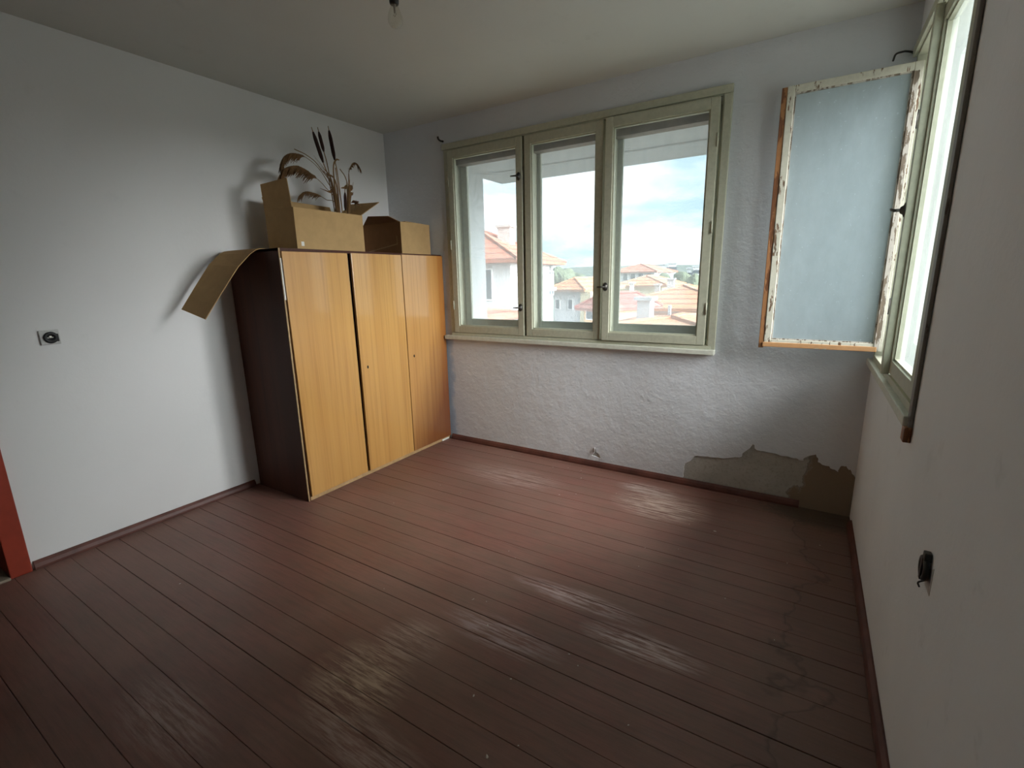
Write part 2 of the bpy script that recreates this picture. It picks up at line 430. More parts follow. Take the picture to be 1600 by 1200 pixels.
xy = lambda u, v, d: (u, d, v)         # slab facing y
yz = lambda u, v, d: (d, u, v)         # slab facing x
patch = rough_line([(2.593, .0), (2.593, .049), (2.596, .142), (2.654, .208), (2.733, .222), (2.830, .226), (2.922, .25), (2.956, .298), (2.992, .35),
         (3.015, .317), (3.096, .312), (3.215, .300), (3.256, .292), (3.280, .321), (3.325, .345), (3.339, .300), (3.397, .285), (3.443, .258),
         (3.448, .302), (3.475, .303), (3.505, .271), (W, .24)], .006, 4)
hole = rough_line([(1.928, .078), (1.945, .10), (1.953, .150), (1.962, .112), (1.985, .098), (1.997, .066), (1.928, .078)], .003, 3)[:-1]
outer = [(-.3, 0)] + patch + [(W, H), (-.3, H)]
outer[0] = (0, 0); outer[-1] = (0, H)
wb = obj('wall_back', slab([outer, rect(*BWIN), hole], xy, D, D+PL), 'plaster_back')
structure(wb, 'grey white lumpy plaster wall around the three-pane window', 'wall')
o = obj('masonry', slab([rect(-.3, W+.3, -.25, H+.2), rect(*BWIN)], xy, D+PL, D+.30), 'cement', wb); o['label'] = 'bare grey brown cement where the plaster fell off'
# a thin curled flake at the little hole
bm = bmesh.new(); quad_sheet(bm, [(1.945, D-.001, .105), (1.957, D-.012, .112), (1.958, D-.016, .14), (1.951, D-.001, .15)], .002)
obj('plaster_flake', bm, 'plaster_back', wb)
wr = structure(obj('wall_right', slab([rect(Y0, D, 0, H), rect(*RWIN)], yz, W, W+.30), 'plaster_right'), 'grey plaster wall with the opened casement window', 'wall')
wl = structure(obj('wall_left', slab([rect(Y0, D, 0, H), rect(DOOR[0], DOOR[1], .0001, DOOR[3])], yz, 0, -.22), 'plaster_left'), 'smooth pale grey wall beside the wardrobe', 'wall')
structure(obj('wall_front', box(-.22, W+.3, Y0-.2, Y0, 0, H), 'plaster_left'), 'plain pale wall opposite the three-pane window', 'wall')
structure(obj('ceiling', box(-.22, W+.3, Y0-.2, D+.30, H, H+.22), 'ceiling'), 'flat dim grey painted ceiling', 'ceiling')

# floor: dark base with boards running parallel to the window wall
fl = structure(obj('floor', box(-.22, W+.3, Y0-.2, D+.1, -.25, -.024), 'subfloor'), 'worn maroon painted floorboards', 'floor')
PW = .1057; y = .682; 
while y > Y0: y -= PW
def plank_mesh(width, length, gap=.0006):
    bm = bmesh.new(); c = .0014; t = .024; g = gap
    prof = [(g, -t), (width-g, -t), (width-g, -c), (width-g-c, 0), (g+c, 0), (g, -c)]
    A = [bm.verts.new((0, a, b)) for a, b in prof]; B = [bm.verts.new((length, a, b)) for a, b in prof]
    bm.faces.new(A); bm.faces.new(B[::-1])
    for i in range(6): bm.faces.new((A[i], A[(i+1) % 6], B[(i+1) % 6], B[i]))
    bmesh.ops.recalc_face_normals(bm, faces=bm.faces[:])
    me = bpy.data.meshes.new('plank'); bm.to_mesh(me); bm.free(); me.materials.append(M['floor']); return me
pms = [plank_mesh(PW, W, g_) for g_ in (.0003, .0005, .0007, .0013)]
yy = y + PW
first = True
while yy < D-.01:
    w_ = min(PW, D-yy)
    me = random.choice(pms) if w_ == PW else plank_mesh(w_, W)
    p = bpy.data.objects.new('plank', me); COL.objects.link(p); p.parent = fl
    p.location = (0, yy, random.uniform(-.0014, 0))
    p.rotation_euler = (random.uniform(-.006, .006), 0, 0)
    yy += PW

# skirting boards
def skirting(name, a, b, inward, label):
    a, b, n = Vector(a), Vector(b), Vector(inward); bm = bmesh.new()
    prof = [(0, 0), (.022, 0), (.022, .012), (.016, .030), (.006, .042), (0, .042)]
    A = [bm.verts.new(a+n*p+Vector((0, 0, q))) for p, q in prof]; B = [bm.verts.new(b+n*p+Vector((0, 0, q))) for p, q in prof]
    bm.faces.new(A); bm.faces.new(B[::-1])
    for i in range(6): bm.faces.new((A[i], A[(i+1) % 6], B[(i+1) % 6], B[i]))
    return structure(obj(name, bm, 'skirting'), label, 'baseboard')
skirting('baseboard_back', (.60, D-.001, 0), (3.27, D-.001, 0), (0, -1, 0), 'dark red wooden skirting under the three-pane window, rotted off at one end')
skirting('baseboard_left', (.001, .655, 0), (.001, 1.80, 0), (1, 0, 0), 'brown red wooden skirting between door frame and wardrobe')
skirting('baseboard_right', (W-.001, 3.14, 0), (W-.001, Y0, 0), (-1, 0, 0), 'brown wooden skirting under the broken wall socket')

# door opening: red frame, threshold and an unlit hall
dr = structure(empty('door_1', (-.11, (DOOR[0]+DOOR[1])/2, 0)), 'doorway in red painted frame opening onto a dark hall', 'door')
off = (-.11, (DOOR[0]+DOOR[1])/2, 0)
def dpart(name, bm, mat): return obj(name, bm, mat, dr)
dpart('door_jamb', box(-.225, .022, .565, .645, .0, 2.02, .004, off), 'door_red')
dpart('door_jamb', box(-.225, .022, -.315, -.235, .0, 2.02, .004, off), 'door_red')
dpart('door_head', box(-.225, .022, -.315, .645, 2.02, 2.10, .004, off), 'door_red')
dpart('threshold', box(-.225, .03, -.235, .565, -.02, .012, .003, off), 'hall_floor')
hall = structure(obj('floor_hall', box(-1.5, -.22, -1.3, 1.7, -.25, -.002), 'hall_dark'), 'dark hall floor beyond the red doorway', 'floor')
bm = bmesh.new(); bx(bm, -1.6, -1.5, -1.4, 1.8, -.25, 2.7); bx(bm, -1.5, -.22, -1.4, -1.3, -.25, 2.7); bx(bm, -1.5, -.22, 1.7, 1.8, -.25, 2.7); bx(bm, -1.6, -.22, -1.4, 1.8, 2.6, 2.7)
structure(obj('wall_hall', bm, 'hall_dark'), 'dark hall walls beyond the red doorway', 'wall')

# ------------------------------------------------------------------ windows
def ring(bm, u0, u1, v0, v1, su, sb, st, d0, d1, mapf, bev=.003):
    """four members of a sash: stiles su wide, bottom rail sb, top rail st"""
    def member(a0, a1, b0, b1):
        p, q = mapf(a0, b0, d0), mapf(a1, b1, d1)
        bx(bm, min(p[0], q[0]), max(p[0], q[0]), min(p[1], q[1]), max(p[1], q[1]), min(p[2], q[2]), max(p[2], q[2]), bev)
    member(u0, u0+su, v0, v1); member(u1-su, u1, v0, v1)
    member(u0+su, u1-su, v0, v0+sb); member(u0+su, u1-su, v1-st, v1)
    return bm
def pane(u0, u1, v0, v1, d, mapf):
    p, q = mapf(u0, v0, d-.0015), mapf(u1, v1, d+.0015)
    bm = bmesh.new()
    c = [mapf(a, b, d) for a, b in ((u0, v0), (u1, v0), (u1, v1), (u0, v1))]
    bm.faces.new([bm.verts.new(k) for k in c]); return bm
def bead(bm, u0, u1, v0, v1, w_, d0, d1, mapf):
    return ring(bm, u0, u1, v0, v1, w_, w_, w_, d0, d1, mapf, 0)
loc_x = lambda u, v, d: (u, d, v)      # sash built along local x, depth along y
SZ0, SZ1 = .957, 2.362                 # inner sashes of the back window

def handle(parent, x, z, ydir=-1, rod=-.045, turn=0.0, name='window_handle'):
    h = empty('tmp', (0, 0, 0)); bpy.data.objects.remove(h)
    bm = bmesh.new()
    lathe(bm, [(.004, 0), (.017, 0), (.019, .003), (.012, .007), (.008, .016), (.006, .017)], 14, axis='y')
    for v in bm.verts: v.co.y *= ydir; v.co.z *= 1.5
    tube(bm, [(0, ydir*.013, 0), (0, ydir*.034, 0), (rod*.5, ydir*.040, turn*.5), (rod, ydir*.040, turn)], [.006, .006, .0055, .004], 8)
    return obj(name, bm, 'metal_dark', parent, (x, 0, z), True)

w1 = structure(empty('window_1', ((BWIN[0]+BWIN[1])/2, D, BWIN[2])), 'wide cream three-pane double window looking over rooftops', 'window')
o1 = w1.location.copy()
def wpart(name, bm, mat, par=w1):
    bmesh.ops.translate(bm, vec=-o1, verts=bm.verts[:]); return obj(name, bm, mat, par)
X0, X1, Z0, Z1 = BWIN
# frame box: jambs, head, bottom, and the two mullions behind the sash meetings
wpart('window_frame', ring(bmesh.new(), X0, X1, Z0, Z1, .040, .03, .040, D-.018, D+.20, xy, .003), 'win_paint')
for mx_ in (1.382, 1.995):
    wpart('mullion', box(mx_-.026, mx_+.026, D+.014, D+.20, Z0+.03, Z1-.04, .003), 'win_paint')
wpart('window_sill', box(.600, 2.735, D-.050, D+.014, .897, .931, .006), 'sill_paint')
wpart('bottom_rail', box(X0+.01, X1-.01, D-.030, D+.012, .931, .953, .004), 'win_paint')
wpart('head_casing', box(X0-.012, X1+.012, D-.026, D-.002, Z1-.032, Z1+.012, .004), 'win_paint')
wpart('jamb_casing', box(X1-.032, X1+.012, D-.028, D-.002, .931, Z1-.034, .004), 'win_paint')
# inner sashes: hung at their left or right side, each a part with pane, handle, hinges
def sash(name, xh, width, sgn, zs, ang, yoff, hx=None, hz=(), hinge=True, parent=w1, org=None, base=(0, 0), mats=('win_paint', 'glass_in'), sw=.050):
    """sash mesh in local coordinates: hinge line at x=0, extends sgn*width"""
    z0, z1 = zs
    u0, u1 = (0, width) if sgn > 0 else (-width, 0)
    s = obj(name, ring(bmesh.new(), u0, u1, z0, z1, sw, .055, .058, -.022, .020, loc_x), mats[0], parent)
    s.location = (xh-o1.x, D+yoff-o1.y, -o1.z); s.rotation_euler = (0, 0, ang)
    obj('glazing_bead', bead(bmesh.new(), u0+sw-.001, u1-sw+.001, z0+.054, z1-.057, .009, -.010, .014, loc_x), mats[0], s)
    obj('pane', pane(u0+sw-.004, u1-sw+.004, z0+.051, z1-.054, .002, loc_x), mats[1], s)
    for hz_ in hz: handle(s, hx, hz_, -1, *((-.045, 0.0) if sgn > 0 or True else ()))
    if hinge:
        for q in (.16, .5, .84):
            hb = bmesh.new(); tube(hb, [(0, 0, -.035), (0, 0, .035)], .0055, 8)
            obj('hinge', hb, 'win_paint', s, (0.002*sgn, -.024, z0+(z1-z0)*q), True)
    return s
# lower the handles onto the sash face (y=-.022)
s1 = sash('sash', .699, .672, 1, (SZ0, SZ1), 0.0, -.008, .645, (1.17, 2.10), True)
s2 = sash('sash', 1.391, .588, 1, (SZ0, SZ1), 0.0, -.006, None, (), False)
s3 = sash('sash', 2.672, .672, -1, (SZ0, SZ1), math.radians(1.2), -.012, -.650, (1.32,), True)
for s in (s1, s2, s3):
    for c in s.children:
        if c.name.startswith('window_handle'): c.location.y = -.022
# outer sashes, set back in the box, with their own glass
for a, b in ((.700, 1.375), (1.375, 1.995), (1.995, 2.665)):
    so = wpart('outer_sash', ring(bmesh.new(), a, b, Z0+.02, Z1-.03, .055, .10, .055, D+.135, D+.170, xy), 'win_outer')
    obj('glazing_bead', bead(bmesh.new(), a+.054-o1.x, b-.054-o1.x, Z0+.119-o1.z, Z1-.084-o1.z, .010, .128, .146, xy), 'win_outer', so)
    obj('pane', pane(a+.051-o1.x, b-.051-o1.x, Z0+.116-o1.z, Z1-.081-o1.z, .150, xy), 'glass_out', so)
    wpart('head_board', box(a+.02, b-.02, D+.05, D+.134, 2.268, 2.362, .003), 'win_head')
# small stop between box bottom and outer sash
wpart('box_bottom', box(X0+.03, X1-.03, D+.03, D+.13, .955, .975, .002), 'sill_paint')

w2 = structure(empty('window_2', (W, (RWIN[0]+RWIN[1])/2, RWIN[2])), 'tall cream side window with one casement swung wide open', 'window')
o2 = w2.location.copy()
def rpart(name, bm, mat):
    bmesh.ops.translate(bm, vec=-o2, verts=bm.verts[:]); return obj(name, bm, mat, w2)
YA, YB, ZA, ZB = RWIN
rpart('window_frame', ring(bmesh.new(), YA, YB, ZA, ZB, .040, .03, .040, W-.006, W+.20, yz, .003), 'win_paint')
rpart('window_sill', box(W-.026, W+.10, YA-.012, D-.004, .897, .931, .005), 'sill_paint')
rpart('head_casing', box(W-.022, W-.002, YA-.012, YB+.012, ZB-.030, ZB+.014, .004), 'win_paint')
rpart('jamb_casing', box(W-.012, W-.001, YA-.032, YA+.006, .870, ZB+.014, .003), 'casing_dark')
o = rpart('casing_end', box(W-.022, W-.001, YA-.036, YA+.010, .850, .900, .004), 'bare_wood'); o['label'] = 'splintered bare wood end of the casing'
RZ0, RZ1 = .972, 2.312
# near casement, almost shut: hinge at the jamb by YA, local x runs along +y
def side_sash(yh, width, ang, xo, mats):
    s = obj('sash', ring(bmesh.new(), 0, width, RZ0, RZ1, .050, .055, .058, -.022, .020, loc_x), mats[0], w2)
    s.location = (W+xo-o2.x, yh-o2.y, -o2.z)
    # local x -> +y, local y(-: room side) -> +x
    s.rotation_euler = (0, 0, math.radians(90)+ang)
    return s
sn = side_sash(YA+.045, .548, 0, .015, ('win_paint',))
sn.rotation_euler = (0, 0, math.radians(90+.4))
# local -y is +x there, so the room side is local +y
obj('glazing_bead', bead(bmesh.new(), .049, .499, RZ0+.054, RZ1-.057, .009, -.012, .010, loc_x), 'win_paint', sn)
obj('pane', pane(.046, .502, RZ0+.051, RZ1-.054, -.004, loc_x), 'glass_side', sn)
obj('meeting_strip', box(.512, .549, .019, .046, RZ0-.006, RZ1+.006, .003), 'win_paint', sn)
hb = handle(sn, .531, 1.62, 1, .055, .012); hb.location.y = .045
# corner casement, swung round until it lies parallel to the back wall
so = empty('tmp', (0, 0, 0)); bpy.data.objects.remove(so)
SWD = .562
sc_ = obj('sash', ring(bmesh.new(), -SWD+.026, -.0, RZ0+.012, RZ1, .034, .040, .036, -.020, .012, loc_x), 'win_paint_worn', w2)
sc_.location = (W+.018-o2.x, 3.168-o2.y, -o2.z); sc_.rotation_euler = (0, 0, math.radians(0.0))
sc_['label'] = 'open casement with peeling paint and bare wood edges'
def spart(name, bm, mat): return obj(name, bm, mat, sc_)
spart('stile_edge', box(-SWD, -SWD+.0255, -.017, .018, RZ0+.002, RZ1-.002, .003), 'bare_wood')
spart('bottom_edge', box(-SWD+.020, -.022, -.025, .006, RZ0+.010, RZ0+.036, .003), 'bare_wood_light')
spart('putty_line', ring(bmesh.new(), -SWD+.058, -.032, RZ0+.051, RZ1-.034, .008, .007, .008, -.016, -.004, loc_x, 0), 'putty')
spart('bare_strip', box(-.034, -.012, -.0235, -.019, RZ0+.02, RZ1-.04, .001), 'putty')
spart('pane', pane(-SWD+.048, -.030, RZ0+.049, RZ1-.032, -.002, loc_x), 'glass_open')
for q in (.18, .82):
    hbm = bmesh.new(); tube(hbm, [(0, 0, -.04), (0, 0, .04)], .006, 8); obj('hinge', hbm, 'metal_dark', sc_, (.003, .0, RZ0+(RZ1-RZ0)*q), True)
# outer casements of the side window
for a, b in ((YA+.035, 2.622), (2.628, YB-.035)):
    so = rpart('outer_sash', ring(bmesh.new(), a, b, ZA+.02, ZB-.03, .055, .09, .055, W+.135, W+.170, yz), 'win_outer')
    obj('pane', pane(a+.051-o2.y, b-.051-o2.y, ZA+.106-o2.z, ZB-.081-o2.z, .150, yz), 'glass_clear', so)

# ------------------------------------------------------------------ wardrobe
WX, WY0, WY1, WZ = .572, 1.826, 3.272, 1.588
wd = tag(empty('wardrobe', (WX/2, (WY0+WY1)/2, 0)), 'three-door varnished wooden wardrobe with dark side, cardboard boxes on top', 'wardrobe')
ow = wd.location.copy()
def wp(name, bm, mat, par=None):
    bmesh.ops.translate(bm, vec=-ow, verts=bm.verts[:]); return obj(name, bm, mat, par or wd)
o = wp('side_panel', box(.026, WX-.004, WY0, WY0+.018, 0, WZ-.001, .001), 'veneer_dark'); o['label'] = 'dark stained side panel'
wp('side_panel', box(.026, WX-.004, WY1-.018, WY1, 0, WZ-.001, .001), 'veneer_dark')
wp('top_panel', box(.026, WX-.002, WY0+.0, WY1, WZ-.018, WZ, .001), 'veneer_dark')
wp('base_panel', box(.030, WX-.03, WY0+.018, WY1-.018, .030, .046), 'veneer_dark')
wp('back_panel', box(.026, .032, WY0+.018, WY1-.018, .01, WZ-.018), 'veneer_dark')
wp('base_strip', box(WX-.022, WX-.002, WY0+.018, WY1, .0, .028, .001), 'raw_edge')
for yv in (2.330, 2.806): wp('divider', box(.032, WX-.03, yv-.009, yv+.009, .046, WZ-.018), 'veneer_dark')
wp('front_edge', box(WX-.004, WX+.001, WY0, WY0+.009, 0, WZ-.001), 'raw_edge')
o = wp('edge_strip', box(WX+.0005, WX+.004, WY0+.002, WY0+.013, 1.29, 1.53, .001), 'tape'); o['label'] = 'white peeling edge strip'
def wdoor(y0, y1, z0, z1, lean, kh=None, mat='veneer'):
    d = obj('door', box(0, .018, 0, y1-y0, 0, z1-z0, .0015), mat, wd)
    d.location = Vector((WX-.004, y0, z0))-ow; d.rotation_euler = (lean, 0, 0)
    if kh:
        bm = lathe(bmesh.new(), [(.0055, 0), (.0065, .001), (.0065, .002), (.001, .002)], 12, axis='x')
        for v in bm.verts: v.co.z *= 1.7
        obj('keyhole', bm, 'dark_hole', d, (.018, kh[0]-y0, kh[1]-z0))
    return d
wdoor(1.846, 2.312, .030, 1.568, math.radians(0.35))
wdoor(2.334, 2.795, .030, 1.574, 0.0, (2.392, .795))
o = wdoor(2.802, 3.268, .030, 1.578, 0.0, (2.865, .804), 'veneer_red_corner'); o['label'] = 'door darker red-brown towards its lower corner'
o = wp('base_chip', box(WX-.004, WX+.006, 3.16, 3.25, .0, .014, .004), 'tape'); o['label'] = 'pale chipped foot'

# ------------------------------------------------------------------ cardboard boxes on the wardrobe
T = .004
BZ = WZ + T + .0008
sheet_name = 'cardboard_sheet'
# sheet pinned under the first carton, bent down over the wardrobe's end
sy0, sy1 = 1.50, 2.14
prof = []
for k in range(4): prof.append((sy1-(sy1-1.85)*k/3, WZ+.0005, 0))
bend = [(1.825, 1.5885), (1.80, 1.583), (1.77, 1.566), (1.70, 1.503), (1.60, 1.373), (1.505, 1.245)]
bm = bmesh.new(); top = []; bot = []
rows = [(a, b) for a, b, _ in prof]+[(a, b+.001) for a, b in bend]
for i, (ya, za) in enumerate(rows):
    t = max(0, min(1, (1.825-ya)/.32))
    xl = .040+.008*t; xr = .400-.095*t
    dz_r = -.052*t
    nx = []
    for s_ in (0, 1):
        x_ = xl if s_ == 0 else xr
        z_ = za + (dz_r if s_ else 0)
        nx.append((x_, ya, z_))
    nrm = Vector((0, 0, 1)) if t == 0 else Vector((0, -.70, .70)) if t > .25 else Vector((0, -.35, .93))
    bot.append([bm.verts.new(v) for v in nx]); top.append([bm.verts.new(Vector(v)+nrm.normalized()*T) for v in nx])
for i in range(len(rows)-1):
    bm.faces.new((bot[i][0], bot[i][1], bot[i+1][1], bot[i+1][0])); bm.faces.new((top[i][0], top[i+1][0], top[i+1][1], top[i][1]))
    for s_ in (0, 1): bm.faces.new((bot[i][s_], top[i][s_], top[i+1][s_], bot[i+1][s_]))
bm.faces.new((bot[0][0], bot[0][1], top[0][1], top[0][0])); bm.faces.new((bot[-1][0], bot[-1][1], top[-1][1], top[-1][0]))
tag(obj('cardboard_sheet', bm, 'card'), 'long cardboard sheet bent down over the dark end of the wardrobe', 'cardboard')

def carton(x0, x1, y0, y1, z0, h, label, mats):
    c = tag(empty('cardboard_box', ((x0+x1)/2, (y0+y1)/2, z0)), label, 'box', None)
    oc = c.location.copy()
    def cp(name, bm, mat):
        bmesh.ops.translate(bm, vec=-oc, verts=bm.verts[:]); return obj(name, bm, mat, c)
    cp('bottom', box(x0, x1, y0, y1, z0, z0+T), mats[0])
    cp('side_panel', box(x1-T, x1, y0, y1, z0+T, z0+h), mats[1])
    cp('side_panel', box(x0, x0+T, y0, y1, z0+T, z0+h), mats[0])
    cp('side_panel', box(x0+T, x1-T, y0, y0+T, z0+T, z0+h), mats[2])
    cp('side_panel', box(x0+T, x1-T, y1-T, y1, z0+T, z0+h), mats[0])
    return c, cp
bx0, bx1, by0, by1, bh = .172, .470, 2.024, 2.560, .248
c1, cp1 = carton(bx0, bx1, by0, by1, BZ, bh, 'open cardboard box holding dried bulrushes, one flap standing straight up', ('card', 'card', 'card'))
zt = BZ+bh
def flap(cp, pts, mat='card', name='flap'):
    return cp(name, quad_sheet(bmesh.new(), pts, T), mat)
flap(cp1, [(bx0+.002, by0+.002, zt+.0005), (bx1-.010, by0+.002, zt+.0005), (bx1-.022, by0-.004, zt+.168), (bx0+.004, by0-.006, zt+.160)])
flap(cp1, [(bx0+.002, by0+.01, zt+.0005), (bx0+.002, by1-.01, zt+.0005), (bx0-.030, by1-.01, zt+.080), (bx0-.030, by0+.01, zt+.088)])
flap(cp1, [(bx0+.01, by1-.002, zt+.0005), (bx1-.006, by1-.002, zt+.0005), (bx1+.0, by1+.17, zt+.105), (bx0+.01, by1+.16, zt+.115)])
cp1('tape_strip', box(bx1, bx1+.0008, by0+.030, by0+.050, BZ+.020, BZ+.046), 'tape')
ex0, ex1, ey0, ey1 = .040, .470, 2.930, 3.262
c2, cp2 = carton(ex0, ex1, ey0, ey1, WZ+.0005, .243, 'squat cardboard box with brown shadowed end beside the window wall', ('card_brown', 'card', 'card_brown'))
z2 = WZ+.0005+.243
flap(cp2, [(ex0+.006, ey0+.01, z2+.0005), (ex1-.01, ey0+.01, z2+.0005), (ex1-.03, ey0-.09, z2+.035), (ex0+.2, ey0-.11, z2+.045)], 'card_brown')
flap(cp2, [(ex0+.006, ey0+.06, z2+.004), (ex1-.004, ey0+.06, z2+.004), (ex1-.004, ey1-.004, z2-.004), (ex0+.006, ey1-.004, z2-.004)], 'card')
cp2('tape_strip', quad_sheet(bmesh.new(), [(ex0+.06, ey0-.0009, WZ+.03), (ex1-.05, ey0-.0009, WZ+.075), (ex1-.05, ey0-.0009, WZ+.083), (ex0+.06, ey0-.0009, WZ+.038)], .0006), 'packing_tape')
cp2('tape_strip', quad_sheet(bmesh.new(), [(ex1-.05, ey0-.0009, WZ+.075), (ex1-.042, ey0-.0009, WZ+.075), (ex1-.042, ey0-.0009, WZ+.14), (ex1-.05, ey0-.0009, WZ+.14)], .0006), 'packing_tape')

# ------------------------------------------------------------------ light bulb
bp_ = CAM + ray(617, 22)*1.95
lb = tag(empty('light_bulb', (bp_.x, bp_.y, H)), 'bare clear light bulb hanging from the ceiling in a black holder', 'light bulb')
dz = bp_.z-H
M['bulb_glass'] = None
mt = bpy.data.materials.new('bulb_glass'); mt.use_nodes = True; nt = mt.node_tree; nt.nodes.clear()
_o = nt.nodes.new('ShaderNodeOutputMaterial'); _t = nt.nodes.new('ShaderNodeBsdfTransparent'); _t.inputs[0].default_value = (.93, .93, .90, 1)
_g = nt.nodes.new('ShaderNodeBsdfGlossy'); _g.inputs['Roughness'].default_value = .05; _f = nt.nodes.new('ShaderNodeLayerWeight'); _f.inputs[0].default_value = .12
_m = nt.nodes.new('ShaderNodeMixShader'); nt.links.new(_f.outputs['Facing'], _m.inputs[0]); nt.links.new(_t.outputs[0], _m.inputs[1]); nt.links.new(_g.outputs[0], _m.inputs[2]); nt.links.new(_m.outputs[0], _o.inputs[0])
M['bulb_glass'] = mt
M['bakelite'] = mat_flat('black_bakelite', (.012, .012, .013), .35)
M['filament'] = mat_flat('filament_mount', (.35, .33, .28), .4)
obj('bulb', lathe(bmesh.new(), [(.0125, .038), (.014, .032), (.018, .020), (.024, .006), (.0285, -.008), (.030, -.020), (.028, -.033), (.021, -.044), (.010, -.050), (.001, -.0515)], 28), 'bulb_glass', lb, (0, 0, dz), True)
obj('holder', lathe(bmesh.new(), [(.006, .105), (.014, .100), (.016, .085), (.019, .080), (.0195, .040), (.017, .034), (.013, .034)], 24), 'bakelite', lb, (0, 0, dz), True)
bm = bmesh.new(); tube(bm, [(0, 0, .034), (0, 0, .002)], [.006, .003], 8); tube(bm, [(-.010, 0, .0), (0, 0, -.010), (.010, 0, 0)], .0009, 6)
obj('filament', bm, 'filament', lb, (0, 0, dz))
obj('cord', tube(bmesh.new(), [(0, 0, dz+.100), (.003, 0, dz/2), (0, 0, -.02)], .0035, 8), 'bakelite', lb, (0, 0, 0), True)
obj('ceiling_rose', lathe(bmesh.new(), [(.001, -.028), (.018, -.026), (.030, -.012), (.034, 0)], 20), 'bakelite', lb, (0, 0, 0), True)

# ------------------------------------------------------------------ wall sockets, hooks
M['plate'] = mat_flat('socket_plate', (.55, .55, .53), .4, var=.1, scale=60)
M['socket_black'] = mat_flat('socket_black', (.012, .012, .012), .5)
p = on('x', 0, 77, 527)
sk = tag(empty('wall_socket', (0, p.y, p.z)), 'old square wall socket with broken black centre on pale wall', 'socket')
bm = bmesh.new(); bx(bm, .0005, .012, -.038, .038, -.036, .036, .004); obj('plate', bm, 'plate', sk)
bm = bmesh.new(); lathe(bm, [(.001, .012), (.027, .012), (.029, .016), (.027, .0205), (.014, .0205), (.012, .014), (.001, .014)], 22, axis='x')
obj('socket_ring', bm, 'socket_black', sk, (0, .002, -.001), True)
bm = bmesh.new(); bx(bm, .013, .020, -.006, .005, -.002, .008, .002); bx(bm, .013, .018, -.013, -.006, -.004, .001, .001); bx(bm, .013, .018, .006, .011, -.003, .002, .001)
obj('contacts', bm, 'metal_light', sk, (0, 0, 0))
bm = bmesh.new(); bx(bm, .012, .018, .018, .032, -.022, .016, .003); obj('broken_tab', bm, 'socket_black', sk)

p = on('x', W, 1452, 893)
sk = tag(empty('wall_socket', (W, p.y, p.z)), 'broken wall socket with torn black insert hanging from right-hand plaster', 'socket')
sk['label'] = 'smashed wall socket with black insert and half its plate missing'
bm = bmesh.new(); quad_sheet(bm, [(-.001, -.038, .028), (-.001, -.038, -.045), (-.001, .016, -.045), (-.001, .022, -.012)], .010); obj('plate', bm, 'plate', sk)
bm = bmesh.new(); lathe(bm, [(.020, -.004), (.031, -.004), (.033, -.010), (.030, -.016), (.022, -.016), (.019, -.010)], 22, axis='x')
for v in list(bm.verts):
    pass
obj('socket_ring', bm, 'socket_black', sk, (0, .006, .004), True)
bm = bmesh.new(); bx(bm, -.018, -.006, -.004, .010, -.026, .034, .003); obj('insert', bm, 'socket_black', sk)
bm = bmesh.new(); bx(bm, -.016, -.001, -.012, .010, .030, .050, .003); obj('terminal', bm, 'socket_black', sk)
bm = bmesh.new(); tube(bm, bez([(0, .01, -.03), (-.014, .012, -.042), (-.010, .016, -.056)], 5), .0022, 6); obj('wire', bm, 'socket_black', sk)

def hook(pts, label, rad=.004):
    o_ = tag(empty('curtain_hook', pts[0]), label, 'hook'); q = [Vector(a)-Vector(pts[0]) for a in pts]
    obj('hook_wire', tube(bmesh.new(), bez(q, 6), rad, 8), 'metal_dark', o_, smooth=True)
    obj('wall_plug', lathe(bmesh.new(), [(.001, -.006), (.007, -.006), (.008, .0), (.001, .0)], 12, axis='y'), 'metal_dark', o_)
    return o_
p = on('y', D, 692, 221); hook([(p.x, D, p.z), (p.x-.004, D-.03, p.z), (p.x-.010, D-.045, p.z+.012), (p.x-.006, D-.052, p.z+.024)], 'small dark curtain hook beside the corner of the three-pane window', .007)
p = on('y', D, 1428, 82); q = on('y', D-.02, 1397, 86)
hook([(p.x, D, p.z), (p.x-.03, D-.02, p.z+.005), (q.x+.03, D-.028, p.z+.004), (q.x+.006, D-.032, p.z-.002), (q.x-.002, D-.034, p.z-.03)], 'bent dark curtain hook above the open casement', .0045)

# ------------------------------------------------------------------ own facade outside the window: slab overhead and side fin
fac = structure(empty('wall_facade', (0.1, 4.0, 2.45)), 'concrete slab and side fin outside the three-pane window', 'wall'); of = fac.location.copy()
def fp(name, bm, mat):
    bmesh.ops.translate(bm, vec=-of, verts=bm.verts[:]); return obj(name, bm, mat, fac)
fp('overhead_slab', box(.06, W+.30, D+.30, 4.50, 2.46, 2.62), 'facade')
fp('slab_edge', box(.06, W+.30, 4.512, 5.03, 2.45, 2.62), 'facade')
fp('side_fin', box(-.16, .20, D+.30, 4.36, -1.0, 2.46), 'facade')
fp('fin_post', box(-.16, .185, 4.36, 4.47, -1.0, 2.46), 'facade')
fp('lower_wall', slab([rect(-.3, W+.3, -8, -.25)], xy, D+.05, D+.30), 'facade')
fp('lower_wall', slab([rect(Y0-.2, D+.05, -8, -.25)], yz, W+.05, W+.30), 'facade')

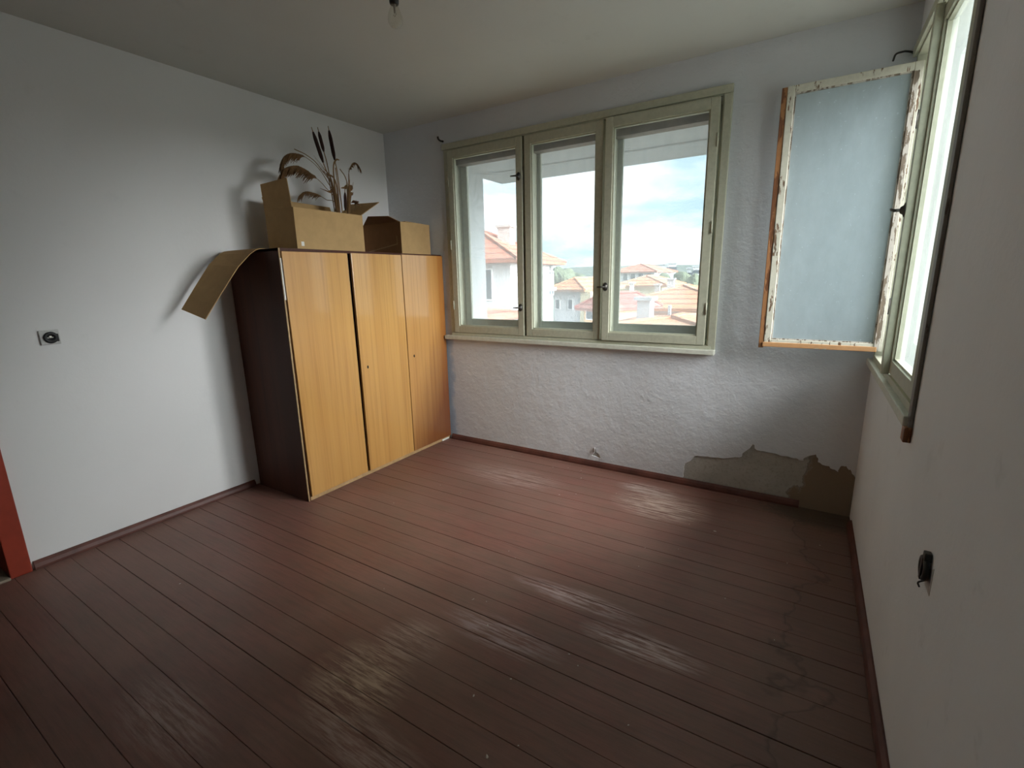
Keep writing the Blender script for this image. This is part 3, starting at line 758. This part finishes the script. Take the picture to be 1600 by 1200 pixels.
# ------------------------------------------------------------------ the town below
GZ = -8.0
M['ground'] = mat_flat('town_ground', (.13, .135, .11), .95, var=.3, scale=.05)
structure(obj('ground', box(-900, 900, -900, 1600, GZ-1, GZ), 'ground'), 'ground between the houses below', 'ground')
def mat_tiles(name, c1, c2, ang):
    mt, nt, b = new_mat(name)
    geo = nt.nodes.new('ShaderNodeNewGeometry'); sep = nt.nodes.new('ShaderNodeSeparateXYZ'); nt.links.new(geo.outputs['Position'], sep.inputs[0])
    row = math_n(nt, 'FRACT', math_n(nt, 'MULTIPLY', sep.outputs[2], 4.2))
    n = noise(nt, coords(nt), 3.5, 5, .7); n2 = noise(nt, coords(nt), .6, 3, .5)
    c = mixc(nt, ramp(nt, n, bw(.3, .7)), c1, c2)
    c = mixc(nt, math_n(nt, 'MULTIPLY', ramp(nt, n2, bw(.4, .7)), .5), c, (.34, .27, .22))
    c = mixc(nt, math_n(nt, 'MULTIPLY', ramp(nt, row, [(0, (1, 1, 1)), (.42, (0, 0, 0))]), .75), c, (.09, .04, .028))
    setc(nt, b, c); b.inputs['Roughness'].default_value = .9
    bump(nt, b, row, .6, .06); return mt
M['tiles_red'] = mat_tiles('red_roof_tiles', (.42, .13, .075), (.33, .10, .06), 0)
M['tiles_orange'] = mat_tiles('orange_roof_tiles', (.50, .22, .11), (.40, .16, .08), 0)
M['tiles_dark'] = mat_tiles('wine_roof_tiles', (.36, .07, .06), (.30, .06, .05), 0)
M['house_white'] = mat_flat('white_house_render', (.52, .52, .53), .9, var=.06, scale=.6)
M['house_cream'] = mat_flat('cream_house_render', (.66, .58, .40), .9, var=.06, scale=.6)
M['house_orange'] = mat_flat('orange_house_render', (.62, .40, .22), .9, var=.06, scale=.6)
M['house_grey'] = mat_flat('grey_house_render', (.42, .44, .46), .9, var=.1, scale=.6)
M['house_glass'] = mat_flat('house_window_glass', (.05, .07, .09), .15)
M['house_trim'] = mat_flat('house_trim', (.70, .70, .70), .7)
M['chimney'] = mat_flat('chimney_render', (.46, .42, .40), .9, var=.15, scale=3)

class House:
    """local frame: x along the facade that faces the room, y away from it"""
    def __init__(s, name, label, corner, corner2, depth, z_eave, z_ridge, roof, wall, over=.5, hip=1.0, group='houses of the town below'):
        a, b = Vector(corner).to_2d(), Vector(corner2).to_2d()
        d = (b-a); s.L = d.length; s.dep = depth; s.rz = math.atan2(d.y, d.x)
        s.root = tag(empty(name, (a.x, a.y, GZ), s.rz), label, 'house', group)
        s.ze = z_eave-GZ; zr = z_ridge-GZ; s.ov = over
        L_, dp, o_ = s.L, depth, over
        bm = box(0, L_, 0, dp, 0, s.ze); s.wall = obj('wall', bm, wall, s.root)
        bm = bmesh.new()
        e = [(-o_, -o_), (L_+o_, -o_), (L_+o_, dp+o_), (-o_, dp+o_)]
        lo = [bm.verts.new((x, y, s.ze-.12)) for x, y in e]; up = [bm.verts.new((x, y, s.ze+.03)) for x, y in e]
        m_ = min(L_, dp)/2+o_; k = m_*hip
        if L_ >= dp: r0, r1 = (-o_+k, dp/2), (L_+o_-k, dp/2)
        else: r0, r1 = (L_/2, -o_+k), (L_/2, dp+o_-k)
        R0 = bm.verts.new((*r0, zr)); R1 = bm.verts.new((*r1, zr))
        bm.faces.new(lo[::-1])
        for i in range(4): bm.faces.new((lo[i], lo[(i+1) % 4], up[(i+1) % 4], up[i]))
        if L_ >= dp:
            fs = ((up[0], up[1], R1, R0), (up[1], up[2], R1), (up[2], up[3], R0, R1), (up[3], up[0], R0))
            ridge = [(r0, r1)]
            hips = [(e[0], r0), (e[3], r0), (e[1], r1), (e[2], r1)]
        else:
            fs = ((up[0], up[1], R0), (up[1], up[2], R1, R0), (up[2], up[3], R1), (up[3], up[0], R0, R1))
            hips = [(e[0], r0), (e[1], r0), (e[2], r1), (e[3], r1)]
        for f in fs: bm.faces.new(f)
        s.roof = obj('roof', bm, roof, s.root); s.zr = zr
        rb = bmesh.new(); tube(rb, [(*r0, zr), (*r1, zr)], .09, 6)
        for a_, b_ in hips: tube(rb, [(*a_, s.ze+.03), (*b_, zr)], .08, 6)
        obj('ridge_tiles', rb, roof, s.roof)
    def chimney(s, x, y, z0, z1, w_=.7, mat='chimney'):
        c = obj('chimney', box(x-w_/2, x+w_/2, y-w_/2, y+w_/2, z0-GZ, z1-GZ), mat, s.root)
        obj('chimney_cap', box(x-w_/2-.08, x+w_/2+.08, y-w_/2-.08, y+w_/2+.08, z1-GZ, z1-GZ+.10), mat, c)
    def window(s, x, z, w_, h_, side='front'):
        z -= GZ
        if side == 'front':
            f = obj('window', box(x-w_/2-.06, x+w_/2+.06, -.05, .02, z-.06, z+h_+.06), 'house_trim', s.root)
            obj('pane', box(x-w_/2, x+w_/2, -.055, -.03, z, z+h_), 'house_glass', f)
        else:
            f = obj('window', box(-.05, .02, x-w_/2-.06, x+w_/2+.06, z-.06, z+h_+.06), 'house_trim', s.root)
            obj('pane', box(-.055, -.03, x-w_/2, x+w_/2, z, z+h_), 'house_glass', f)
    def block(s, name, x0, x1, y0, y1, z0, z1, mat): return obj(name, box(x0, x1, y0, y1, z0-GZ, z1-GZ), mat, s.root)

# tall white house with its corner towards the room
A0 = far(797, 405, 20.0); A1 = far(864, 405, 25.5)
hA = House('town_house', 'tall white house with red hipped roof and stout chimney', A0, A1, 9.0, 2.13, 3.75, 'tiles_red', 'house_white', .55)
pl = lambda h, P: (h.root.rotation_euler.to_matrix().inverted() @ (P-h.root.location))
q = pl(hA, far(791, 372, 23.5)); hA.chimney(q.x, q.y, 2.5, far(791, 356, 23.5).z, .62)
for i, (xx, zz) in enumerate(((1.2, .55), (3.6, .55), (5.4, .55), (1.2, -2.2), (3.6, -2.2), (5.4, -2.2))): hA.window(xx, zz, .75, 1.1)
for xx, zz in ((1.3, .55), (3.4, .55), (1.3, -2.2), (3.4, -2.2)): hA.window(xx, zz, .9, 1.2, 'side')
o = hA.block('balcony', 1.9, 3.1, -.9, 0, .95, 1.55, 'house_cream'); o['label'] = 'cream balcony parapet'
hA.block('balcony_slab', 1.8, 3.2, -1.0, 0, .80, .95, 'house_white')
hA.block('drainpipe', L_ if False else hA.L-.6, hA.L-.5, -.1, 0, GZ, 2.1, 'house_grey')
# low house behind it
B0 = far(866, 452, 34); B1 = far(908, 452, 33)
hB = House('town_house', 'low white house with brown-orange roof next to the tall house', B0, B1, 6.0, .55, 1.32, 'tiles_orange', 'house_white', .5)
hB.window(hB.L*.14, -.75, .28, .62); hB.window(hB.L*.62, -.75, .28, .62)
q = hB; hB.block('annexe', hB.L, hB.L+.75, -.1, 4, GZ, .42, 'house_cream')
hB.block('garage', hB.L*.08, hB.L*.7, -1.2, 0, GZ, -1.75, 'house_grey')
# wine-red roofed shed
S0 = far(913, 480, 25); S1 = far(937, 480, 24)
hS = House('town_house', 'small orange outbuilding with wine-red roof', S0, S1, 3.5, far(915, 481, 25).z, far(925, 458, 25.5).z, 'tiles_dark', 'house_orange', .35)
hS.window(.5, far(925, 497, 25).z, .5, .7)
# low red roof under the tall house
R0_ = far(755, 502, 15.5); R1_ = far(812, 497, 17.0)
hR = House('town_house', 'low shed with plain pinkish red roof below the tall white house', R0_, R1_, 2.2, far(790, 495, 16).z, far(775, 482, 17).z, 'tiles_red', 'house_white', .25)
# broad roof in the middle distance
C0 = far(964, 485, 29.5); C1 = far(1150, 489, 28.5)
hC = House('town_house', 'broad house with ribbed orange tiled roof and white chimneys', C0, C1, 9.0, far(1030, 482, 29).z, far(1030, 446, 33.5).z, 'tiles_orange', 'house_grey', .6)
q = pl(hC, far(1048, 447, 34)); hC.chimney(q.x, q.y, far(1048, 452, 34).z, far(1048, 437, 34).z, .42, 'house_white')
q = pl(hC, far(1027, 457, 32)); hC.chimney(q.x, q.y, far(1027, 462, 32).z, far(1027, 446, 32).z, .30)
q = pl(hC, far(987, 450, 34)); hC.chimney(q.x, q.y, far(987, 460, 34).z, far(987, 443, 34).z, .25, 'house_white')
# smaller hipped roof behind it
E0 = far(968, 440, 44); E1 = far(1035, 442, 43)
hE = House('town_house', 'orange hipped roof rising behind the broad ribbed roof', E0, E1, 7, far(1000, 446, 44).z, far(1012, 431, 46).z, 'tiles_orange', 'house_cream', .5)
F0 = far(958, 432, 70); F1 = far(1022, 432, 68)
hF = House('town_house', 'pale block with faded red roof in front of the hills', F0, F1, 9, far(990, 425, 69).z, far(985, 413, 72).z, 'tiles_red', 'house_white', .5)
for k in range(5): hF.window(hF.L*(.12+k*.19), far(990, 438, 69).z, .6, .9)
# near roofs just under the window
D0 = far(940, 512, 13.5); D1 = far(1118, 518, 12.6)
hD = House('town_house', 'near house with pale weathered roof, square grey chimney stack and vent pipe', D0, D1, 4.2, far(1000, 514, 13.4).z, far(1000, 491, 15.6).z, 'tiles_orange', 'house_white', .4)
q = pl(hD, far(1008, 490, 15.2)); hD.chimney(q.x, q.y, far(1008, 500, 15.2).z, far(1008, 469, 15.2).z, .40, 'house_grey')
q = pl(hD, far(1046, 487, 15)); hD.block('vent_pipe', q.x-.04, q.x+.04, q.y-.04, q.y+.04, far(1046, 503, 15).z, far(1046, 477, 15).z, 'house_grey')
# apartment blocks on the skyline
def block_of_flats(px0, px1, pyt, pyb, dist, label, mat='house_white'):
    a, b = far(px0, pyb, dist), far(px1, pyb, dist); d = b-a; z1 = far(px0, pyt, dist).z
    r = tag(empty('apartment_block', (a.x, a.y, GZ), math.atan2(d.y, d.x)), label, 'building', 'blocks of flats on the skyline')
    Lb = d.to_2d().length; obj('wall', box(0, Lb, 0, 12, 0, z1-GZ), mat, r); obj('roof', box(-.4, Lb+.4, -.4, 12.4, z1-GZ, z1-GZ+.5), 'house_grey', r)
    nc = max(3, int(Lb/5)); nr = 4
    for i in range(nc):
        for j in range(nr):
            x = (i+.5)*Lb/nc; z = z1-GZ-3-j*3.2
            obj('window', box(x-.9, x+.9, -.1, .05, z, z+1.5), 'house_glass', r)
block_of_flats(1029, 1041, 414, 432, 210, 'grey slab block of flats on the skyline', 'house_grey')
block_of_flats(1042, 1056, 412, 432, 230, 'white slab block of flats, taller of the pair on the skyline')
block_of_flats(1073, 1079, 420, 438, 200, 'narrow grey block of flats apart from the taller pair', 'house_grey')
block_of_flats(1082, 1096, 417, 436, 240, 'long white block of flats furthest along the skyline')

# wooded hills and trees
def mat_leaf(name, a, b_):
    mt, nt, b = new_mat(name); n = noise(nt, coords(nt), .9, 5, .7)
    setc(nt, b, mixc(nt, ramp(nt, n, bw(.3, .7)), a, b_)); b.inputs['Roughness'].default_value = .95; bump(nt, b, n, .8, .4); return mt
M['forest'] = mat_leaf('forest_green', (.060, .085, .075), (.10, .125, .105))
M['leaves'] = mat_leaf('leaf_green', (.07, .095, .06), (.12, .14, .085))
M['bark'] = mat_flat('bark', (.10, .075, .05), .9)
bm = bmesh.new(); prev = None
for k in range(61):
    az = math.radians(-75+k*2.2); dist = 1150
    zt_ = CAM.z + dist*(.0155+.0065*math.sin(az*4.3+1.9)+.003*math.sin(az*13+.4)+.0009*math.sin(az*41))
    dx, dy = math.sin(az), math.cos(az)
    row = [bm.verts.new((CAM.x+dx*d_, CAM.y+dy*d_, z_)) for d_, z_ in ((820, GZ-.5), (1000, GZ+(zt_-GZ)*.62), (1150, zt_), (1320, GZ+(zt_-GZ)*.7), (1500, GZ-.5))]
    if prev:
        for i in range(4): bm.faces.new((prev[i], prev[i+1], row[i+1], row[i]))
    prev = row
structure(obj('hills', bm, 'forest', smooth=True), 'low wooded hills along the horizon', 'hills')
def crown(bm, c, r, seed, squash=1.0):
    rnd = random.Random(seed); b2 = bmesh.new(); bmesh.ops.create_icosphere(b2, subdivisions=3, radius=1.0)
    ph = [(rnd.uniform(2, 6), rnd.uniform(0, 6), rnd.choice((0, 1, 2))) for _ in range(7)]
    for v in b2.verts:
        k = 1+sum(.07*math.sin(v.co[a]*f+p_) for f, p_, a in ph)+rnd.uniform(-.09, .09)
        v.co = Vector((v.co.x*k*r, v.co.y*k*r, v.co.z*k*r*squash))+Vector(c)
    t_ = bpy.data.meshes.new('t'); b2.to_mesh(t_); b2.free(); bm.from_mesh(t_); bpy.data.meshes.remove(t_)
def tree(px, pyt, dist, w_, label, seed):
    t_ = far(px, pyt, dist); r = tag(empty('tree', (t_.x, t_.y, GZ)), label, 'tree', 'trees between the houses')
    h = t_.z-GZ
    obj('trunk', tube(bmesh.new(), [(0, 0, 0), (.1, 0, h*.5), (0, 0, h-w_*.6)], [.28, .22, .1], 8), 'bark', r)
    bm = bmesh.new(); crown(bm, (0, 0, h-w_), w_*.95, seed, 1.05); crown(bm, (w_*.7, .2, h-w_*1.5), w_*.75, seed+1); crown(bm, (-w_*.7, -.2, h-w_*1.6), w_*.7, seed+2)
    obj('crown', bm, 'leaves', r)
tree(871, 417, 48, .9, 'leafy tree rising right behind the tall white house', 1)
tree(884, 420, 60, 1.1, 'round tree behind the ridge of the low white house', 4)
tree(900, 425, 75, 1.2, 'tree between the low white house and the hills', 7)
tree(938, 424, 80, 1.4, 'tree behind the wine-red roofed outbuilding', 10)
tree(1034, 432, 60, 1.5, 'dark tree in front of the grey slab block', 13)
tree(1066, 428, 85, 1.7, 'tree between the taller pair of blocks and the narrow one', 16)
tree(1085, 432, 75, 1.4, 'tree in front of the long white block', 19)
# belt of distant woodland
bm = bmesh.new(); rnd = random.Random(3)
for k in range(240):
    az = math.radians(rnd.uniform(-45, 20)); d_ = rnd.choice((rnd.uniform(115, 180), rnd.uniform(270, 430), rnd.uniform(270, 430))); r = rnd.uniform(3, 6)
    c = (CAM.x+math.sin(az)*d_, CAM.y+math.cos(az)*d_, GZ+r*.5+rnd.uniform(0, .3))
    b2 = bmesh.new(); bmesh.ops.create_icosphere(b2, subdivisions=2, radius=r)
    for v in b2.verts: v.co = v.co*rnd.uniform(.85, 1.12)+Vector(c)
    t_ = bpy.data.meshes.new('t'); b2.to_mesh(t_); b2.free(); bm.from_mesh(t_); bpy.data.meshes.remove(t_)
o = obj('distant_woodland', bm, 'forest', smooth=True); tag(o, 'belt of distant trees between town and hills', 'woodland', kind='stuff')

# ------------------------------------------------------------------ dried bulrushes and grasses standing in the open box
M['cattail_brown'] = mat_flat('bulrush_brown', (.030, .010, .006), .95, var=.3, scale=60)
M['stem_dry'] = mat_flat('dry_stem', (.26, .155, .065), .8, var=.2, scale=25)
M['plume_dry'] = mat_flat('dry_plume', (.135, .068, .024), .9, var=.35, scale=30)
M['leaf_dry'] = mat_flat('dry_leaf', (.19, .10, .038), .85, var=.3, scale=25)
M['flower_dry'] = mat_flat('dry_flower', (.16, .060, .022), .85, var=.3, scale=40)
FZ = BZ+T+.001
def stalk_root(name, base, label, cat, group):
    r = tag(empty(name, base), label, cat, group); return r
def cattail(px_t, py_t, px_b, py_b, x, base, label, rad=.0085):
    top_, bot_ = on('x', x, px_t, py_t), on('x', x, px_b, py_b); b = Vector(base); ax = (top_-bot_)
    r = stalk_root('bulrush', b, label, 'bulrush', 'dried stalks in the cardboard box')
    mid = bot_ - ax.normalized()*.10
    low = b + (mid-b)*.45 + Vector((0, .01, 0))
    obj('stem', tube(bmesh.new(), [q-b for q in bez([b, low, mid, bot_, top_, top_+ax.normalized()*.028], 6)], [.0034]*25+[.0025]*6, 6), 'stem_dry', r, smooth=True)
    n = 12; pts = [bot_-b+ax*(i/n) for i in range(n+1)]; rr = [rad*min(1, .45+.9*math.sin(math.pi*min(max(i/n, .0), 1))) for i in range(n+1)]
    obj('seed_head', tube(bmesh.new(), pts, rr, 12), 'cattail_brown', r, smooth=True)
    return r
bs = lambda x, y: (x, y, FZ)
cattail(489, 206, 505, 254, .30, bs(.31, 2.47), 'dark brown bulrush with the longest seed head, leaning to the wall', .0125)
cattail(498, 206, 506, 237, .27, bs(.29, 2.50), 'dark brown bulrush with a short seed head between two longer ones', .011)
cattail(514, 204, 523, 250, .30, bs(.33, 2.50), 'tall dark brown bulrush standing most upright', .0125)
cattail(539, 301, 540, 329, .36, bs(.36, 2.515), 'short dark brown bulrush barely clearing the box rim', .010)

def ribbon(bm, pts, w0, w1, twist=0.0):
    pts = [Vector(p) for p in pts]; n = len(pts); rows_ = []
    for i, p in enumerate(pts):
        t = (pts[min(i+1, n-1)]-pts[max(i-1, 0)]).normalized(); u = t.cross(Vector((1, .25, .2))).normalized()
        if u.length < .1: u = Vector((0, 1, 0))
        a = twist*i/n; v2 = t.cross(u); u = u*math.cos(a)+v2*math.sin(a)
        f = i/(n-1); w_ = (w0*(1-f)+w1*f)*(.35+.65*math.sin(math.pi*min(.97, .12+f*.8)))
        rows_.append((bm.verts.new(p-u*w_), bm.verts.new(p+v2*w_*.25), bm.verts.new(p+u*w_)))
    for a, b in zip(rows_, rows_[1:]):
        bm.faces.new((a[0], a[1], b[1], b[0])); bm.faces.new((a[1], a[2], b[2], b[1]))
def plume(pix, x, base, label, dens, droop, frac=.45, seed=0, sx=.05):
    rnd = random.Random(seed); b = Vector(base)
    path = [b]+[on('x', x+(sx*i/len(pix)), *p) for i, p in enumerate(pix)]
    cv = [q-b for q in bez(path, 8)]; n = len(cv)
    r = stalk_root('reed_plume', b, label, 'dried reed', 'dried stalks in the cardboard box')
    obj('stem', tube(bmesh.new(), cv, [.0032*(1-.7*i/n) for i in range(n)], 6), 'stem_dry', r, smooth=True)
    bm = bmesh.new(); i0 = int(n*frac)
    for k in range(dens):
        i = rnd.randint(i0, n-2); p = cv[i]; t = (cv[i+1]-cv[i]).normalized()
        l_ = droop*rnd.uniform(.55, 1.1)*(1.0-.35*(i-i0)/(n-i0))
        side = Vector((rnd.uniform(-.5, .5), rnd.uniform(-.35, .35), rnd.uniform(-.2, .35)))
        d = (t*1.0+side*.7).normalized(); pts = []
        for s_ in range(6):
            f = s_/5; pts.append(p+d*l_*f+Vector((0, 0, -l_*.75*f*f)))
        ribbon(bm, pts, .0050, .0018, rnd.uniform(-1, 1))
    obj('plume', bm, 'plume_dry', r)
    return r
plume([(528, 322), (508, 292), (490, 275), (468, 261), (449, 262), (440, 272)], .26, bs(.30, 2.44), 'heavy drooping reed plume arching over the standing box flap', 280, .115, .46, 1)
plume([(527, 318), (512, 285), (497, 262), (478, 246), (460, 240), (446, 244), (441, 256)], .24, bs(.28, 2.43), 'thinner reed plume arching above the heavy one', 190, .085, .58, 2)
plume([(524, 322), (510, 312), (494, 303), (478, 300), (468, 306)], .22, bs(.26, 2.42), 'wispy low reed plume close to the box rim', 80, .06, .5, 3, .0)
plume([(547, 322), (545, 290), (545, 270), (550, 257), (556, 255), (561, 262)], .30, bs(.32, 2.535), 'curled reed plume on the stalk beside the bulrushes', 80, .045, .55, 4, .0)
def leaf_stalk(paths, base, x, label, w_=.008, twigs=()):
    b = Vector(base); r = stalk_root('dry_leaf_stalk', b, label, 'dried leaves', 'dried stalks in the cardboard box')
    for i, pix in enumerate(paths):
        cv = [q-b for q in bez([b+Vector((0, 0, .0))]+[on('x', x, *p) for p in pix], 6)]
        if i == 0: obj('stem', tube(bmesh.new(), cv, .003, 6), 'stem_dry', r, smooth=True)
        bm = bmesh.new(); ribbon(bm, cv, w_*1.3, w_*.5, .6); obj('leaf', bm, 'leaf_dry', r)
    return r
leaf_stalk([[(524, 300), (521, 262), (525, 250), (530, 250)], [(520, 290), (505, 262), (490, 243)], [(520, 296), (512, 276), (492, 247)], [(526, 290), (510, 272), (500, 264)], [(525, 305), (514, 300), (500, 294)]], bs(.34, 2.47), .32, 'narrow dry leaves fanning out between bulrushes and plumes', .012)
leaf_stalk([[(528, 312), (500, 262), (480, 243), (460, 233)], [(530, 315), (520, 300), (505, 285)]], bs(.25, 2.46), .22, 'thin grass blade arching highest behind the plumes', .0028)
leaf_stalk([[(533, 318), (528, 290), (524, 262)]], bs(.35, 2.49), .33, 'single straight dry stem between bulrushes and curled plume', .002)
leaf_stalk([[(543, 300), (540, 278), (531, 264)], [(545, 300), (546, 280), (544, 262)], [(546, 305), (550, 295), (552, 284)], [(545, 300), (538, 294), (533, 294)], [(546, 300), (551, 294), (549, 290)], [(547, 312), (551, 303), (552, 300)]], bs(.33, 2.525), .31, 'knobbly stalk with short curled brown leaves', .013)
# dry flower head resting on the rim flap
p = on('x', .33, 556, 318); b = Vector(bs(.34, 2.545)); r = stalk_root('dry_flower', b, 'crumpled dark brown flower head at the box rim', 'dried flower', 'dried stalks in the cardboard box')
obj('stem', tube(bmesh.new(), [Vector((0, 0, 0)), (p-b)*.6, p-b], .003, 6), 'stem_dry', r, smooth=True)
bm = bmesh.new(); rnd = random.Random(5)
for k in range(16):
    a = k*2.4; d = Vector((math.cos(a)*.9, math.sin(a), rnd.uniform(-.3, .9))).normalized(); q = p-b
    ribbon(bm, [q, q+d*.012+Vector((0, 0, .004)), q+d*.026, q+d*.034-Vector((0, 0, .010))], .010, .005, rnd.uniform(-1, 1))
obj('petals', bm, 'flower_dry', r)

# ------------------------------------------------------------------ paint and plaster crumbs on the boards
M['chip'] = mat_flat('paint_chip', (.62, .58, .52), .8)
def crumb_mesh(seed):
    rnd = random.Random(seed); bm = bmesh.new(); n = 6; a = [bm.verts.new((math.cos(k)*rnd.uniform(.6, 1.2), math.sin(k)*rnd.uniform(.5, 1), 0)) for k in [i*6.283/n for i in range(n)]]
    t_ = bm.verts.new((rnd.uniform(-.2, .2), rnd.uniform(-.2, .2), .55))
    bm.faces.new(a[::-1])
    for i in range(n): bm.faces.new((a[i], a[(i+1) % n], t_))
    me = bpy.data.meshes.new('paint_chip'); bm.to_mesh(me); bm.free(); me.materials.append(M['chip']); return me
crumbs = [crumb_mesh(k) for k in range(4)]
spots = [(1117, 830, 6), (1077, 819, 3), (1281, 852, 3), (864, 730, 4), (888, 731, 3), (908, 735, 4), (908, 747, 4), (948, 732, 4), (874, 773, 4), (900, 772, 3),
         (800, 713, 3), (688, 758, 3), (615, 786, 3), (281, 912, 4), (762, 977, 4), (798, 1061, 4), (740, 1087, 4), (1133, 935, 3), (998, 885, 2), (963, 771, 3),
         (1019, 730, 3), (903, 1040, 3), (889, 1022, 3), (740, 936, 3), (760, 940, 2), (982, 1133, 3), (761, 1182, 5), (810, 1165, 3), (738, 937, 2), (1230, 880, 3),
         (795, 861, 2), (805, 872, 2), (1008, 856, 2), (1060, 858, 2), (720, 770, 2), (680, 830, 2), (600, 920, 2), (1150, 782, 3), (1210, 1000, 2), (700, 690, 3)]
for i, (px, py, s_) in enumerate(spots):
    p = on('z', 0.0, px, py)
    if px == 700: p = Vector((.66, 3.2, 0))
    o_ = bpy.data.objects.new('paint_chip', crumbs[i % 4]); COL.objects.link(o_)
    k = s_*.0014; o_.scale = (k, k*.8, k*.5); o_.location = (p.x, p.y, .0003); o_.rotation_euler = (0, 0, i*1.3)
    tag(o_, 'tiny pale paint chip lying on the maroon floorboards', 'paint chip', 'paint chips scattered over the floor')
